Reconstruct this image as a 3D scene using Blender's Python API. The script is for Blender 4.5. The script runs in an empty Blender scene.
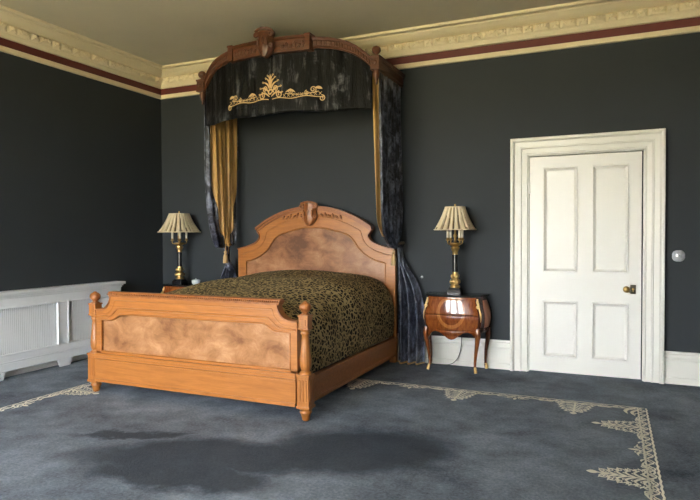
import bpy, math, random
from mathutils import Vector, Matrix
PI = math.pi
random.seed(7)
scene = bpy.context.scene
COL = scene.collection

# ------------------------------------------------------------------ mesh builder
class MB:
    def __init__(s):
        s.v = []; s.f = []; s.m = []; s.sm = []
        s.xf = None
    def add(s, vs, fs, m=0, smooth=False):
        o = len(s.v)
        if s.xf is not None:
            vs = [tuple(s.xf @ Vector(p)) for p in vs]
        s.v += [tuple(p) for p in vs]
        for f in fs:
            s.f.append([i + o for i in f]); s.m.append(m); s.sm.append(smooth)
    def box(s, x0, x1, y0, y1, z0, z1, m=0):
        vs = [(x0,y0,z0),(x1,y0,z0),(x1,y1,z0),(x0,y1,z0),(x0,y0,z1),(x1,y0,z1),(x1,y1,z1),(x0,y1,z1)]
        s.add(vs, [(0,3,2,1),(4,5,6,7),(0,1,5,4),(1,2,6,5),(2,3,7,6),(3,0,4,7)], m)
    def lathe(s, prof, c=(0,0,0), n=24, m=0, rad=None, smooth=True):
        """prof: list of (r,z); rad(theta, k) optional multiplier"""
        vs = []; fs = []
        for k, (r, z) in enumerate(prof):
            for i in range(n):
                t = 2*PI*i/n
                q = r*(rad(t, k) if rad else 1)
                vs.append((c[0]+q*math.cos(t), c[1]+q*math.sin(t), c[2]+z))
        for k in range(len(prof)-1):
            for i in range(n):
                j = (i+1) % n
                fs.append((k*n+i, k*n+j, (k+1)*n+j, (k+1)*n+i))
        s.add(vs, fs, m, smooth)
        s.add([vs[i] for i in range(n)], [tuple(reversed(range(n)))], m)
        s.add([vs[(len(prof)-1)*n+i] for i in range(n)], [tuple(range(n))], m)
    def tube(s, pts, r, n=8, m=0, closed=False):
        pts = [Vector(p) for p in pts]; N = len(pts)
        rs = r if isinstance(r, (list, tuple)) else [r]*N
        vs = []; fs = []
        up = Vector((0,0,1)); prev = None
        for k in range(N):
            if closed:
                d = pts[(k+1) % N]-pts[k-1]
            else:
                d = pts[min(k+1, N-1)]-pts[max(k-1, 0)]
            d = d.normalized() if d.length > 1e-9 else Vector((0,0,1))
            if prev is None:
                a = d.cross(up)
                if a.length < .1: a = d.cross(Vector((0,1,0)))
            else:
                a = prev-d*prev.dot(d)
                if a.length < 1e-6: a = d.cross(up)
            a.normalize(); prev = a; b = d.cross(a)
            for i in range(n):
                t = 2*PI*i/n
                vs.append(pts[k]+(a*math.cos(t)+b*math.sin(t))*rs[k])
        for k in range(N if closed else N-1):
            k2 = (k+1) % N
            for i in range(n):
                j = (i+1) % n
                fs.append((k*n+i, k2*n+i, k2*n+j, k*n+j))
        s.add(vs, fs, m, True)
        if not closed:
            s.add([vs[i] for i in range(n)], [tuple(range(n))], m)
            s.add([vs[(N-1)*n+i] for i in range(n)], [tuple(reversed(range(n)))], m)
    def grid(s, rows, m=0, smooth=True, closed=False, flip=False):
        R = len(rows); Cn = len(rows[0]); vs = [p for r in rows for p in r]; fs = []
        for i in range(R-1):
            for j in range(Cn if closed else Cn-1):
                k = (j+1) % Cn
                f = (i*Cn+j, i*Cn+k, (i+1)*Cn+k, (i+1)*Cn+j)
                fs.append(tuple(reversed(f)) if flip else f)
        s.add(vs, fs, m, smooth)
    def loft(s, rows, m=0, smooth=True, flip=False):
        """closed sections, capped"""
        s.grid(rows, m, smooth, True, flip)
        a = list(range(len(rows[0])))
        s.add(rows[0], [tuple(a) if flip else tuple(reversed(a))], m)
        s.add(rows[-1], [tuple(reversed(a)) if flip else tuple(a)], m)
    def prism(s, out, y0, y1, m=0):
        """outline in XZ, extruded from y0 to y1"""
        n = len(out)
        vs = [(x, y0, z) for x, z in out]+[(x, y1, z) for x, z in out]
        fs = [tuple(range(n)), tuple(reversed(range(n, 2*n)))]
        for i in range(n):
            j = (i+1) % n; fs.append((i, n+i, n+j, j))
        s.add(vs, fs, m)
    def ring(s, out, inn, y0, y1, m=0):
        n = len(out)
        vs = [(x,y0,z) for x,z in out]+[(x,y0,z) for x,z in inn]+[(x,y1,z) for x,z in out]+[(x,y1,z) for x,z in inn]
        fs = []
        for i in range(n-1):
            j = i+1
            fs += [(i,j,n+j,n+i), (2*n+i,3*n+i,3*n+j,2*n+j), (i,2*n+i,2*n+j,j), (n+i,n+j,3*n+j,3*n+i)]
        fs += [(0,n,3*n,2*n), (n-1,3*n-1,4*n-1,2*n-1)]
        s.add(vs, fs, m)
    def ell(s, c, r, rot=None, n=10, k=7, m=0):
        c = Vector(c); vs = []; fs = []
        for a in range(k+1):
            p = PI*a/k
            for i in range(n):
                t = 2*PI*i/n
                q = Vector((r[0]*math.sin(p)*math.cos(t), r[1]*math.sin(p)*math.sin(t), r[2]*math.cos(p)))
                if rot is not None: q = rot @ q
                vs.append(c+q)
        for a in range(k):
            for i in range(n):
                j = (i+1) % n
                fs.append((a*n+i, (a+1)*n+i, (a+1)*n+j, a*n+j))
        s.add(vs, fs, m, True)
    def build(s, name, mats, parent=None, bevel=0, seg=2, solid=0, sub=0, loc=None):
        me = bpy.data.meshes.new(name); me.from_pydata(s.v, [], s.f)
        if not isinstance(mats, (list, tuple)): mats = [mats]
        for m in mats: me.materials.append(m)
        for p, mi, sm in zip(me.polygons, s.m, s.sm):
            p.material_index = mi; p.use_smooth = sm
        me.validate(); me.update()
        o = bpy.data.objects.new(name, me); COL.objects.link(o)
        if parent is not None: o.parent = parent
        if loc is not None: o.location = loc
        if solid:
            md = o.modifiers.new('thick', 'SOLIDIFY'); md.thickness = solid; md.offset = 0
        if bevel:
            md = o.modifiers.new('edge', 'BEVEL'); md.width = bevel; md.segments = seg; md.limit_method = 'ANGLE'; md.angle_limit = .6
        if sub:
            md = o.modifiers.new('sub', 'SUBSURF'); md.levels = sub; md.render_levels = sub
        return o

def root(name, label, cat, loc=(0,0,0), group=None, kind=None):
    o = bpy.data.objects.new(name, None); COL.objects.link(o); o.location = loc
    o.empty_display_size = .1
    if label: o['label'] = label
    if cat: o['category'] = cat
    if group: o['group'] = group
    if kind: o['kind'] = kind
    return o
def tag(o, label=None, cat=None, group=None, kind=None):
    for k, v in (('label',label),('category',cat),('group',group),('kind',kind)):
        if v: o[k] = v
    return o
def copy_tree(o, parent=None):
    c = o.copy(); COL.objects.link(c)
    if parent is not None: c.parent = parent
    for ch in list(o.children): copy_tree(ch, c)
    return c
def lerp(a, b, t): return a+(b-a)*t
def smooth(t):
    t = max(0, min(1, t)); return t*t*(3-2*t)
def interp(tab, x):
    if x <= tab[0][0]: return tab[0][1]
    for (a, b), (c, d) in zip(tab, tab[1:]):
        if x <= c: return lerp(b, d, (x-a)/(c-a))
    return tab[-1][1]
def cat_interp(pts, n):
    """Catmull-Rom through 2D/3D points, n samples per span"""
    P = [Vector(p) for p in pts]; out = []
    for i in range(len(P)-1):
        p0 = P[max(i-1,0)]; p1 = P[i]; p2 = P[i+1]; p3 = P[min(i+2,len(P)-1)]
        for k in range(n):
            t = k/n
            out.append(.5*((2*p1)+(p2-p0)*t+(2*p0-5*p1+4*p2-p3)*t*t+(3*p1-p0-3*p2+p3)*t**3))
    out.append(P[-1]); return out

# ------------------------------------------------------------------ materials
def mat(name):
    m = bpy.data.materials.new(name); m.use_nodes = True
    nt = m.node_tree; b = nt.nodes['Principled BSDF']
    return m, nt, b
def node(nt, t, **kw):
    n = nt.nodes.new(t)
    for k, v in kw.items():
        if k in n.inputs: n.inputs[k].default_value = v
        else: setattr(n, k, v)
    return n
def coords(nt, scale=(1,1,1), kind='Object', rot=(0,0,0)):
    tc = nt.nodes.new('ShaderNodeTexCoord'); mp = nt.nodes.new('ShaderNodeMapping')
    mp.inputs['Scale'].default_value = scale; mp.inputs['Rotation'].default_value = rot
    nt.links.new(tc.outputs[kind], mp.inputs['Vector']); return mp.outputs['Vector']
def noise(nt, vec, scale, detail=3, rough=.5, dist=0):
    n = nt.nodes.new('ShaderNodeTexNoise'); n.inputs['Scale'].default_value = scale
    n.inputs['Detail'].default_value = detail; n.inputs['Roughness'].default_value = rough; n.inputs['Distortion'].default_value = dist
    nt.links.new(vec, n.inputs['Vector']); return n.outputs['Fac']
def ramp(nt, fac, stops):
    r = nt.nodes.new('ShaderNodeValToRGB'); e = r.color_ramp.elements
    while len(e) < len(stops): e.new(.5)
    for q, (p, c) in zip(e, stops): q.position = p; q.color = (*c, 1)
    nt.links.new(fac, r.inputs['Fac']); return r.outputs['Color']
def mix(nt, fac, a, b, mode='MIX'):
    n = nt.nodes.new('ShaderNodeMix'); n.data_type = 'RGBA'; n.blend_type = mode
    for s, v in ((n.inputs['Factor'], fac), (n.inputs[6], a), (n.inputs[7], b)):
        if hasattr(v, 'node'): nt.links.new(v, s)
        else: s.default_value = v if not isinstance(v, tuple) else (*v, 1)
    return n.outputs[2]
def math_(nt, op, a, b=None):
    n = nt.nodes.new('ShaderNodeMath'); n.operation = op
    for s, v in zip(n.inputs, (a, b)):
        if v is None: continue
        if hasattr(v, 'node'): nt.links.new(v, s)
        else: s.default_value = v
    return n.outputs[0]
def bump(nt, b, h, strength=.3, dist=.01):
    n = nt.nodes.new('ShaderNodeBump'); n.inputs['Strength'].default_value = strength; n.inputs['Distance'].default_value = dist
    nt.links.new(h, n.inputs['Height']); nt.links.new(n.outputs['Normal'], b.inputs['Normal']); return n
def setb(b, **kw):
    for k, v in kw.items(): b.inputs[k.replace('_', ' ')].default_value = v

def paint(name, col, rough=.5, var=.06, bscale=60, bstr=.05):
    m, nt, b = mat(name); v = coords(nt)
    f = noise(nt, v, 1.7, 4)
    c = ramp(nt, f, [(.3, tuple(x*(1-var) for x in col)), (.7, tuple(x*(1+var) for x in col))])
    nt.links.new(c, b.inputs['Base Color']); setb(b, Roughness=rough)
    bump(nt, b, noise(nt, v, bscale, 2), bstr, .002); return m
def wood(name, c0, c1, rough=.35, scale=(2,14,14), coat=.2, figure=1.0):
    m, nt, b = mat(name); v = coords(nt, scale)
    f = noise(nt, v, 3.0*figure, 6, .6, .8)
    g = noise(nt, coords(nt, tuple(x*6 for x in scale)), 3, 3)
    f2 = math_(nt, 'ADD', math_(nt, 'MULTIPLY', f, .75), math_(nt, 'MULTIPLY', g, .25))
    c = ramp(nt, f2, [(.3, c0), (.68, c1)])
    nt.links.new(c, b.inputs['Base Color']); setb(b, Roughness=rough, Coat_Weight=coat, Coat_Roughness=.2)
    bump(nt, b, f2, .08, .002); return m
def burr(name, c0, c1, c2, rough=.3):
    m, nt, b = mat(name); v = coords(nt, (1.0,1,1.4))
    f = noise(nt, v, 5.5, 9, .72, .5)
    g = noise(nt, v, 2.6, 2, .5, .2)
    h = math_(nt, 'ADD', math_(nt, 'MULTIPLY', f, .6), math_(nt, 'MULTIPLY', g, .4))
    c = ramp(nt, h, [(.36, c0), (.5, c1), (.62, c2)])
    nt.links.new(c, b.inputs['Base Color']); setb(b, Roughness=rough, Coat_Weight=.3, Coat_Roughness=.15); return m
def metal(name, col, rough=.3, var=.25):
    m, nt, b = mat(name); f = noise(nt, coords(nt), 40, 3)
    c = ramp(nt, f, [(.3, tuple(x*(1-var) for x in col)), (.7, col)])
    nt.links.new(c, b.inputs['Base Color']); setb(b, Roughness=rough, Metallic=1.0); return m

M = {}
M['wall'] = paint('slate_wall_paint', (.030, .036, .0415), .7, .05, 45, .12)
M['wall'].node_tree.nodes['Principled BSDF'].inputs['Specular IOR Level'].default_value = .3
M['ceil'] = paint('ceiling_paint', (.66, .60, .44), .8, .04)
M['cream'] = paint('cream_plaster', (.80, .70, .48), .6, .05)
M['maroon'] = paint('maroon_paint', (.115, .022, .018), .6)
M['white'] = paint('white_gloss_paint', (.82, .81, .75), .3, .02)
M['door'] = paint('door_paint', (.86, .85, .80), .32, .02)
M['rad'] = paint('radiator_cover_paint', (.78, .80, .82), .4, .02)
M['bedwood'] = wood('golden_walnut', (.27, .096, .018), (.44, .162, .033), .36, (1.2, 16, 16))
M['bedpost'] = wood('golden_walnut_turned', (.24, .084, .015), (.43, .158, .032), .36, (16, 16, 1.2))
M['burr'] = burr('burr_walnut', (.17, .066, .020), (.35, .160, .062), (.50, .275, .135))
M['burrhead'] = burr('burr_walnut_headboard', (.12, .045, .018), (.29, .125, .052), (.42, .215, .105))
M['carve'] = wood('carved_walnut', (.17, .052, .012), (.36, .125, .030), .4, (9, 9, 9))
M['canopy'] = wood('canopy_walnut', (.050, .0155, .006), (.135, .044, .015), .38, (3, 14, 14))
M['canopydark'] = wood('canopy_shadow_walnut', (.05, .014, .006), (.12, .036, .013), .4, (6, 6, 6))
M['brass'] = metal('aged_brass', (.62, .40, .14), .32)
M['gilt'] = metal('gilt_bronze', (.86, .60, .24), .3)
M['silver'] = metal('polished_nickel', (.80, .82, .85), .3, .35); M['silver'].node_tree.nodes['Principled BSDF'].inputs['Metallic'].default_value = .35
def plain(name, col, rough=.4, **kw):
    m, nt, b = mat(name)
    f = noise(nt, coords(nt), 30, 2)
    nt.links.new(ramp(nt, f, [(.3, tuple(x*.93 for x in col)), (.7, col)]), b.inputs['Base Color'])
    setb(b, Roughness=rough, **kw); return m
M['black'] = plain('black_lacquer', (.012, .012, .014), .18)
M['blackmarble'] = plain('dark_marble', (.02, .021, .02), .15)
M['candle'] = plain('ivory_candle', (.75, .68, .5), .5)
M['ceramic'] = plain('pale_ceramic', (.62, .68, .70), .25)
M['cable'] = plain('black_cable', (.015, .015, .015), .5)
M['keyhole'] = plain('dark_bronze', (.05, .042, .025), .35, Metallic=.7)
M['embroid'] = plain('gold_embroidery', (.62, .42, .20), .55)
M['dark'] = plain('dark_lining', (.02, .02, .022), .9)

def fabric(name, c0, c1, rough=.8, sc=220, sheen=.2):
    m, nt, b = mat(name); v = coords(nt)
    f = noise(nt, v, 6, 3); w = noise(nt, v, sc, 2)
    nt.links.new(ramp(nt, f, [(.3, c0), (.7, c1)]), b.inputs['Base Color'])
    setb(b, Roughness=rough, Sheen_Weight=sheen); bump(nt, b, w, .3, .001); return m
M['shade'] = fabric('pleated_shade_silk', (.56, .46, .29), (.70, .59, .40), .7)
M['shadein'] = fabric('brown_pleat_fold', (.17, .12, .06), (.24, .175, .09), .8)  # darker brown for the faces inside the pleats
M['goldsilk'] = fabric('gold_silk', (.50, .29, .075), (.62, .37, .11), .45, 160, .3)
def velvet(name, base, hi, stretch, sc, th=(.44,.50,.56,.63), spec=.5):
    """crushed pile: sheen and highlights painted into the base colour as noise patches"""
    m, nt, b = mat(name)
    f = noise(nt, coords(nt, stretch), sc, 7, .72, .9)
    g = noise(nt, coords(nt), 4.5, 5, .65, 1.0)
    h = math_(nt, 'ADD', math_(nt, 'MULTIPLY', f, .6), math_(nt, 'MULTIPLY', g, .4))
    c = ramp(nt, h, [(th[0], tuple(x*.3 for x in base)), (th[1], base), (th[2], tuple(x*.35 for x in hi)), (th[3], hi)])  # lighter stops paint the velvet's silvery highlights into the colour
    nt.links.new(c, b.inputs['Base Color'])
    setb(b, Roughness=.38, Sheen_Weight=.12, Sheen_Roughness=.35, Specular_IOR_Level=.5)
    b.inputs['Sheen Tint'].default_value = (.7, .76, .95, 1)
    b.inputs['Specular IOR Level'].default_value = spec; b.inputs['Sheen Weight'].default_value = .12 if spec > .3 else .02
    bump(nt, b, h, .8, .03); return m
M['velvet'] = velvet('crushed_blue_velvet', (.016, .020, .036), (.30, .335, .46), (1, 1, .5), 11, (.41,.47,.53,.62))
M['velvetval'] = velvet('crushed_black_velvet', (.006, .0065, .008), (.22, .225, .24), (1, .4, .16), 14, (.47,.54,.60,.69), .2)

# leopard bedspread
m, nt, b = mat('leopard_weave'); v0 = coords(nt)
nz = nt.nodes.new('ShaderNodeTexNoise'); nz.inputs['Scale'].default_value = 14; nt.links.new(v0, nz.inputs['Vector'])
va = nt.nodes.new('ShaderNodeVectorMath'); va.operation = 'MULTIPLY_ADD'
nt.links.new(nz.outputs['Color'], va.inputs[0]); va.inputs[1].default_value = (.05,.05,.05); nt.links.new(v0, va.inputs[2])
vo = nt.nodes.new('ShaderNodeTexVoronoi'); vo.inputs['Scale'].default_value = 27; nt.links.new(va.outputs[0], vo.inputs['Vector'])
ve = nt.nodes.new('ShaderNodeTexVoronoi'); ve.feature = 'DISTANCE_TO_EDGE'; ve.inputs['Scale'].default_value = 24
vo.inputs['Scale'].default_value = 24; nt.links.new(va.outputs[0], ve.inputs['Vector'])
nn = noise(nt, v0, 70, 2); nb = noise(nt, v0, 3.5, 3)
d = math_(nt, 'ADD', ve.outputs['Distance'], math_(nt, 'MULTIPLY', math_(nt, 'SUBTRACT', nn, .5), .16))
net = ramp(nt, d, [(.0, (1,1,1)), (.085, (1,1,1)), (.15, (0,0,0))])
dot = ramp(nt, math_(nt, 'ADD', vo.outputs['Distance'], math_(nt, 'MULTIPLY', math_(nt, 'SUBTRACT', nn, .5), .2)), [(.0, (1,1,1)), (.14, (1,1,1)), (.22, (0,0,0))])
gold = ramp(nt, nb, [(.3, (.29,.215,.10)), (.7, (.44,.345,.18))])
c = mix(nt, net, (.006,.0055,.005), gold)
c = mix(nt, math_(nt, 'MULTIPLY', dot, .8), c, (.24,.17,.075))
nt.links.new(c, b.inputs['Base Color']); setb(b, Roughness=.7, Specular_IOR_Level=.15)
bump(nt, b, d, .35, .006); M['leopard'] = m

# marquetry commode
def marquetry(name, front):
    m, nt, b = mat(name)
    f = noise(nt, coords(nt, (10,10,3)), 3.5, 6, .6, 1.0)
    c = ramp(nt, f, [(.3, (.14,.034,.009)), (.7, (.31,.092,.022))])
    if front:
        dk = ramp(nt, f, [(.3, (.12,.026,.008)), (.7, (.25,.070,.018))])
        lt = ramp(nt, f, [(.3, (.28,.090,.022)), (.7, (.46,.175,.048))])
        tc = nt.nodes.new('ShaderNodeTexCoord'); sp = nt.nodes.new('ShaderNodeSeparateXYZ'); nt.links.new(tc.outputs['Object'], sp.inputs[0])
        ex = math_(nt, 'DIVIDE', sp.outputs['X'], .135); ez = math_(nt, 'DIVIDE', math_(nt, 'SUBTRACT', sp.outputs['Z'], .585), .15)
        r = math_(nt, 'SQRT', math_(nt, 'ADD', math_(nt, 'MULTIPLY', ex, ex), math_(nt, 'MULTIPLY', ez, ez)))
        inn = math_(nt, 'LESS_THAN', r, .82); out = math_(nt, 'LESS_THAN', r, 1.05)
        c = mix(nt, out, c, lt); c = mix(nt, inn, c, dk)
    nt.links.new(c, b.inputs['Base Color']); setb(b, Roughness=.16, Coat_Weight=1.0, Coat_Roughness=.03); return m
M['marq'] = marquetry('marquetry_front', True)
M['marqside'] = marquetry('rosewood_veneer', False)
M['rosedark'] = wood('dark_rosewood', (.05,.014,.008), (.12,.035,.016), .25, (12,12,4), .6)
M['roseinlay'] = wood('tulipwood_inlay', (.22,.085,.05), (.36,.16,.09), .3, (12,12,4), .6)

# carpet
m, nt, b = mat('slate_blue_carpet'); v0 = coords(nt)
big = noise(nt, v0, 1.1, 4, .6, .4); mid = noise(nt, v0, 5, 5, .65); fine = noise(nt, v0, 55, 4, .75)
h = math_(nt, 'ADD', math_(nt, 'MULTIPLY', big, .42), math_(nt, 'ADD', math_(nt, 'MULTIPLY', mid, .26), math_(nt, 'MULTIPLY', fine, .32)))
c = ramp(nt, h, [(.37, (.038,.046,.058)), (.50, (.125,.146,.178)), (.62, (.235,.268,.316))])
# darker carpet area with a ragged edge, mixed into the base colour
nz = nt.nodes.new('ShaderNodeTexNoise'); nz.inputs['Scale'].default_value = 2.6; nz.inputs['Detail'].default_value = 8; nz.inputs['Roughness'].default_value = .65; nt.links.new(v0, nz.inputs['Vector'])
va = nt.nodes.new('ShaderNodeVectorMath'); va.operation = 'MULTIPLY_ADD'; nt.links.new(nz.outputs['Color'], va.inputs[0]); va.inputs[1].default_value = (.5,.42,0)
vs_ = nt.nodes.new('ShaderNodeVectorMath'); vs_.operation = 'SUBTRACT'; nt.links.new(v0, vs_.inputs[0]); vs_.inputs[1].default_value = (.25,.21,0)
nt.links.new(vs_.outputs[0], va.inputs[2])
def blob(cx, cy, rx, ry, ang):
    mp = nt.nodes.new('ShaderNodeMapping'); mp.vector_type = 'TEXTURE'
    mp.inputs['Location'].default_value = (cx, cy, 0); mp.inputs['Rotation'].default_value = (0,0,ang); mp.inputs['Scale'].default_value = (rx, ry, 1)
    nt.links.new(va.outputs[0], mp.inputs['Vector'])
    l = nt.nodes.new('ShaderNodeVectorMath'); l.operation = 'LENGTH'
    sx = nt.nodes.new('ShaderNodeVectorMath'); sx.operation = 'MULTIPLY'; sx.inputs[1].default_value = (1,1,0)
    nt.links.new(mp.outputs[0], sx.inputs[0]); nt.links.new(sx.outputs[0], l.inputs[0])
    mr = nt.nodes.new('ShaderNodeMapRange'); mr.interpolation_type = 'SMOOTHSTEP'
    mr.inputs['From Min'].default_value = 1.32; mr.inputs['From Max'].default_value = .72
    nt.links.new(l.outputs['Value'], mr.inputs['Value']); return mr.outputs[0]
DARK_PATCH = [(3.15,-3.06,.92,.27,.36), (3.85,-2.66,.62,.36,.5), (3.1,-3.40,.60,.17,.2), (2.36,-2.97,.36,.07,.35)]
dark_patch = None
for q in DARK_PATCH:
    r_ = blob(*q); dark_patch = r_ if dark_patch is None else math_(nt, 'MAXIMUM', dark_patch, r_)
c2 = mix(nt, math_(nt, 'MULTIPLY', dark_patch, .85), c, (.022,.026,.033))
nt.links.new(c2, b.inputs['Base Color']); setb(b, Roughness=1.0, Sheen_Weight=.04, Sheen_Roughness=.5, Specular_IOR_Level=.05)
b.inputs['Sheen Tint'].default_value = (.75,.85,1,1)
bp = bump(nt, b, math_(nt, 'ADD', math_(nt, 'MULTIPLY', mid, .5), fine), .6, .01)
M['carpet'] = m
M['carpetcream'] = fabric('cream_carpet_pile', (.72,.68,.55), (.90,.86,.72), .95, 240, .1)

# grille, window glass
m, nt, b = mat('window_glass')
tr = nt.nodes.new('ShaderNodeBsdfTransparent'); gl = nt.nodes.new('ShaderNodeBsdfGlossy'); gl.inputs['Roughness'].default_value = .02
mx = nt.nodes.new('ShaderNodeMixShader'); mx.inputs[0].default_value = .05
nt.links.new(tr.outputs[0], mx.inputs[1]); nt.links.new(gl.outputs[0], mx.inputs[2]); nt.links.new(mx.outputs[0], nt.nodes['Material Output'].inputs['Surface'])
M['glass'] = m

# ------------------------------------------------------------------ room shell
XR, YB, ZC = 7.4, -7.8, 3.445
T = .3
# flat ribbon drawing used for woven and stitched ornament
def ribbon(mb, pts, w, fmap, m=0):
    P = [Vector((p[0], p[1])) for p in pts]; N = len(P)
    ws = w if isinstance(w, (list, tuple)) else [w]*N
    vs = []; fs = []
    for k in range(N):
        d = P[min(k+1,N-1)]-P[max(k-1,0)]
        if d.length < 1e-9: d = Vector((1,0))
        d.normalize(); nrm = Vector((-d.y, d.x))
        for s_ in (-1, 1):
            q = P[k]+nrm*s_*ws[k]/2; vs.append(fmap(q.x, q.y))
    for k in range(N-1): fs.append((2*k, 2*k+1, 2*k+3, 2*k+2))
    mb.add(vs, fs, m)
def leaf(mb, a, b_, w, fmap, bend=0, m=0):
    a = Vector(a); b_ = Vector(b_); d = b_-a; n_ = Vector((-d.y, d.x))
    pts = []; ws = []
    for k in range(9):
        t = k/8; p = a+d*t+n_*bend*math.sin(PI*t); pts.append(p); ws.append(max(.0015, w*math.sin(PI*min(1, .08+t*.92))**.8))
    ribbon(mb, pts, ws, fmap, m)
def scroll(cx, cy, r, turns, a0, sgn=1, n=26):
    out = []
    for k in range(n):
        t = k/(n-1); rr = r*(1-t*.82); a = a0+sgn*turns*2*PI*t
        out.append((cx+rr*math.cos(a), cy+rr*math.sin(a)))
    return out

fl = MB(); fl.add([(-T,YB-T,0),(XR+T,YB-T,0),(XR+T,T,0),(-T,T,0)], [(0,1,2,3)], 0)
fl.box(-T, XR+T, YB-T, T, -.2, -.001, 0)
def motif(mb, f):
    """pointed foliate motif, u along the border, v inward"""
    edge = lambda v: interp([(0,.165),(.05,.135),(.10,.120),(.16,.108),(.21,.088),(.26,.058),(.30,.030),(.34,.012)], v)
    ribbon(mb, [(0,k*.03) for k in range(11)], .016, f, 1)
    leaf(mb, (0,.285), (0,.345), .050, f, 0, 1)
    for k, v in enumerate((.0,.045,.09,.135,.18,.225)):
        e = edge(v+.02)
        for s_ in (-1, 1):
            leaf(mb, (s_*.008, v), (s_*e*.62, v+.052), 0.0178, f, .18*s_, 1)
            ribbon(mb, scroll(s_*(e-.026), v+.034, .026, 1.15, -PI/2, s_, 20), 0.0085, f, 1)
            leaf(mb, (s_*e*.50, v+.012), (s_*(e+.012), v+.010), 0.0133, f, -.25*s_, 1)
            ribbon(mb, scroll(s_*e*.42, v+.012, .014, 1.0, 0, s_, 14), 0.0067, f, 1)
    for s_ in (-1, 1):
        for v in (.055,.11,.165,.215,.26):
            leaf(mb, (s_*(edge(v)-.006), v-.012), (s_*(edge(v)+.014), v+.020), 0.0126, f, .3*s_, 1)
        ribbon(mb, scroll(s_*.185, .032, .032, 1.4, -PI/2, s_), 0.0089, f, 1)
        leaf(mb, (s_*.15,.008), (s_*.27,.034), 0.0163, f, .2*s_, 1)
def small_motif(mb, f):
    leaf(mb, (0,.05), (0,.12), .03, f, 0, 1)
    for s_ in (-1, 1):
        ribbon(mb, scroll(s_*.04, .06, .03, 1.4, -PI/2, s_), 0.0067, f, 1)
        leaf(mb, (s_*.02,.03), (s_*.11,.06), 0.0163, f, .2*s_, 1)
        leaf(mb, (s_*.03,.0), (s_*.15,.02), 0.0148, f, .15*s_, 1)
def band(mb, f, u0, u1):
    n = int((u1-u0)/.02)
    for v in (-.03, .028):
        ribbon(mb, [(lerp(u0,u1,k/n), v+.003*math.sin(k*1.7)) for k in range(n+1)], .013, f, 1)
    ribbon(mb, [(lerp(u0,u1,k/n), .018*math.sin(k*.02*2*PI/.11)) for k in range(n+1)], .010, f, 1)
    k = u0
    i = 0
    while k < u1-.05:
        s_ = 1 if i % 2 else -1
        leaf(mb, (k, s_*.016), (k+.04, -s_*.014), .013, f, .2, 1)
        if i % 3 == 0: leaf(mb, (k, .03), (k+.045, .052), .014, f, .2, 1)
        k += .055; i += 1
ZP = .0025
BY, BXR, BXL = -.985, 5.535, .985
f_back = lambda u, v: (u, BY-v, ZP)
f_right = lambda u, v: (BXR-v, -u, ZP)
f_left = lambda u, v: (BXL+v, -u, ZP)
band(fl, f_back, BXL, BXR); band(fl, f_right, .955, 4.9); band(fl, f_left, .955, 4.9)
for x in (1.46, 2.36, 3.25, 4.15, 5.06): motif(fl, lambda u, v, x=x: f_back(x+u, v))
for x in (1.9, 2.8, 3.7, 4.6): small_motif(fl, lambda u, v, x=x: f_back(x+u, v))
for y in (1.48, 2.42, 3.36, 4.3):
    motif(fl, lambda u, v, y=y: f_right(y+u, v)); 
    motif(fl, lambda u, v, y=y: f_left(y+u-.12, v))
for y in (1.95, 2.89, 3.83):
    small_motif(fl, lambda u, v, y=y: f_right(y+u, v)); small_motif(fl, lambda u, v, y=y: f_left(y+u-.1, v))
for q in (f_right, f_left):   # corner sprays
    leaf(fl, (.99,.04), (1.16,.10), .03, q, .25, 1); leaf(fl, (1.02,.02), (1.2,.05), .026, q, .2, 1)
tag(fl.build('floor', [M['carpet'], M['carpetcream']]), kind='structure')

w = MB(); w.box(-T, XR+T, YB-T, T, ZC, ZC+.2); tag(w.build('ceiling', M['ceil']), kind='structure')
# back wall with the doorway cut out of it
DX0, DX1, DZ = 4.565, 5.583, 2.112
w = MB(); w.box(-T, DX0, 0, T, 0, ZC); w.box(DX1, XR+T, 0, T, 0, ZC); w.box(DX0, DX1, 0, T, DZ, ZC); w.box(DX0, DX1, .12, T, 0, DZ)
tag(w.build('wall_back', M['wall']), kind='structure')
WZ0, WZ1 = .55, 2.95
LW = []
RW = [(.3, 1.7), (2.1, 3.5), (3.95, 4.6)]  # narrow last opening is unseen, added to light surfaces that face right
w = MB(); ys = [YB]+[q for a in sorted(LW) for q in a]+[0]
for i in range(0, len(ys), 2): w.box(-T, 0, ys[i], ys[i+1], 0, ZC)
for a, c_ in LW: w.box(-T, 0, a, c_, 0, WZ0); w.box(-T, 0, a, c_, WZ1, ZC)
tag(w.build('wall_left', M['wall']), kind='structure')
w = MB(); xs = [-T]+[q for a in RW for q in a]+[XR+T]
for i in range(0, len(xs), 2): w.box(xs[i], xs[i+1], YB-T, YB, 0, ZC)
for a, c_ in RW: w.box(a, c_, YB-T, YB, 0, WZ0); w.box(a, c_, YB-T, YB, WZ1, ZC)
tag(w.build('wall_rear', M['wall']), kind='structure')
w = MB(); w.box(XR, XR+T, YB, 0, 0, ZC); tag(w.build('wall_right', M['wall']), kind='structure')

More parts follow.
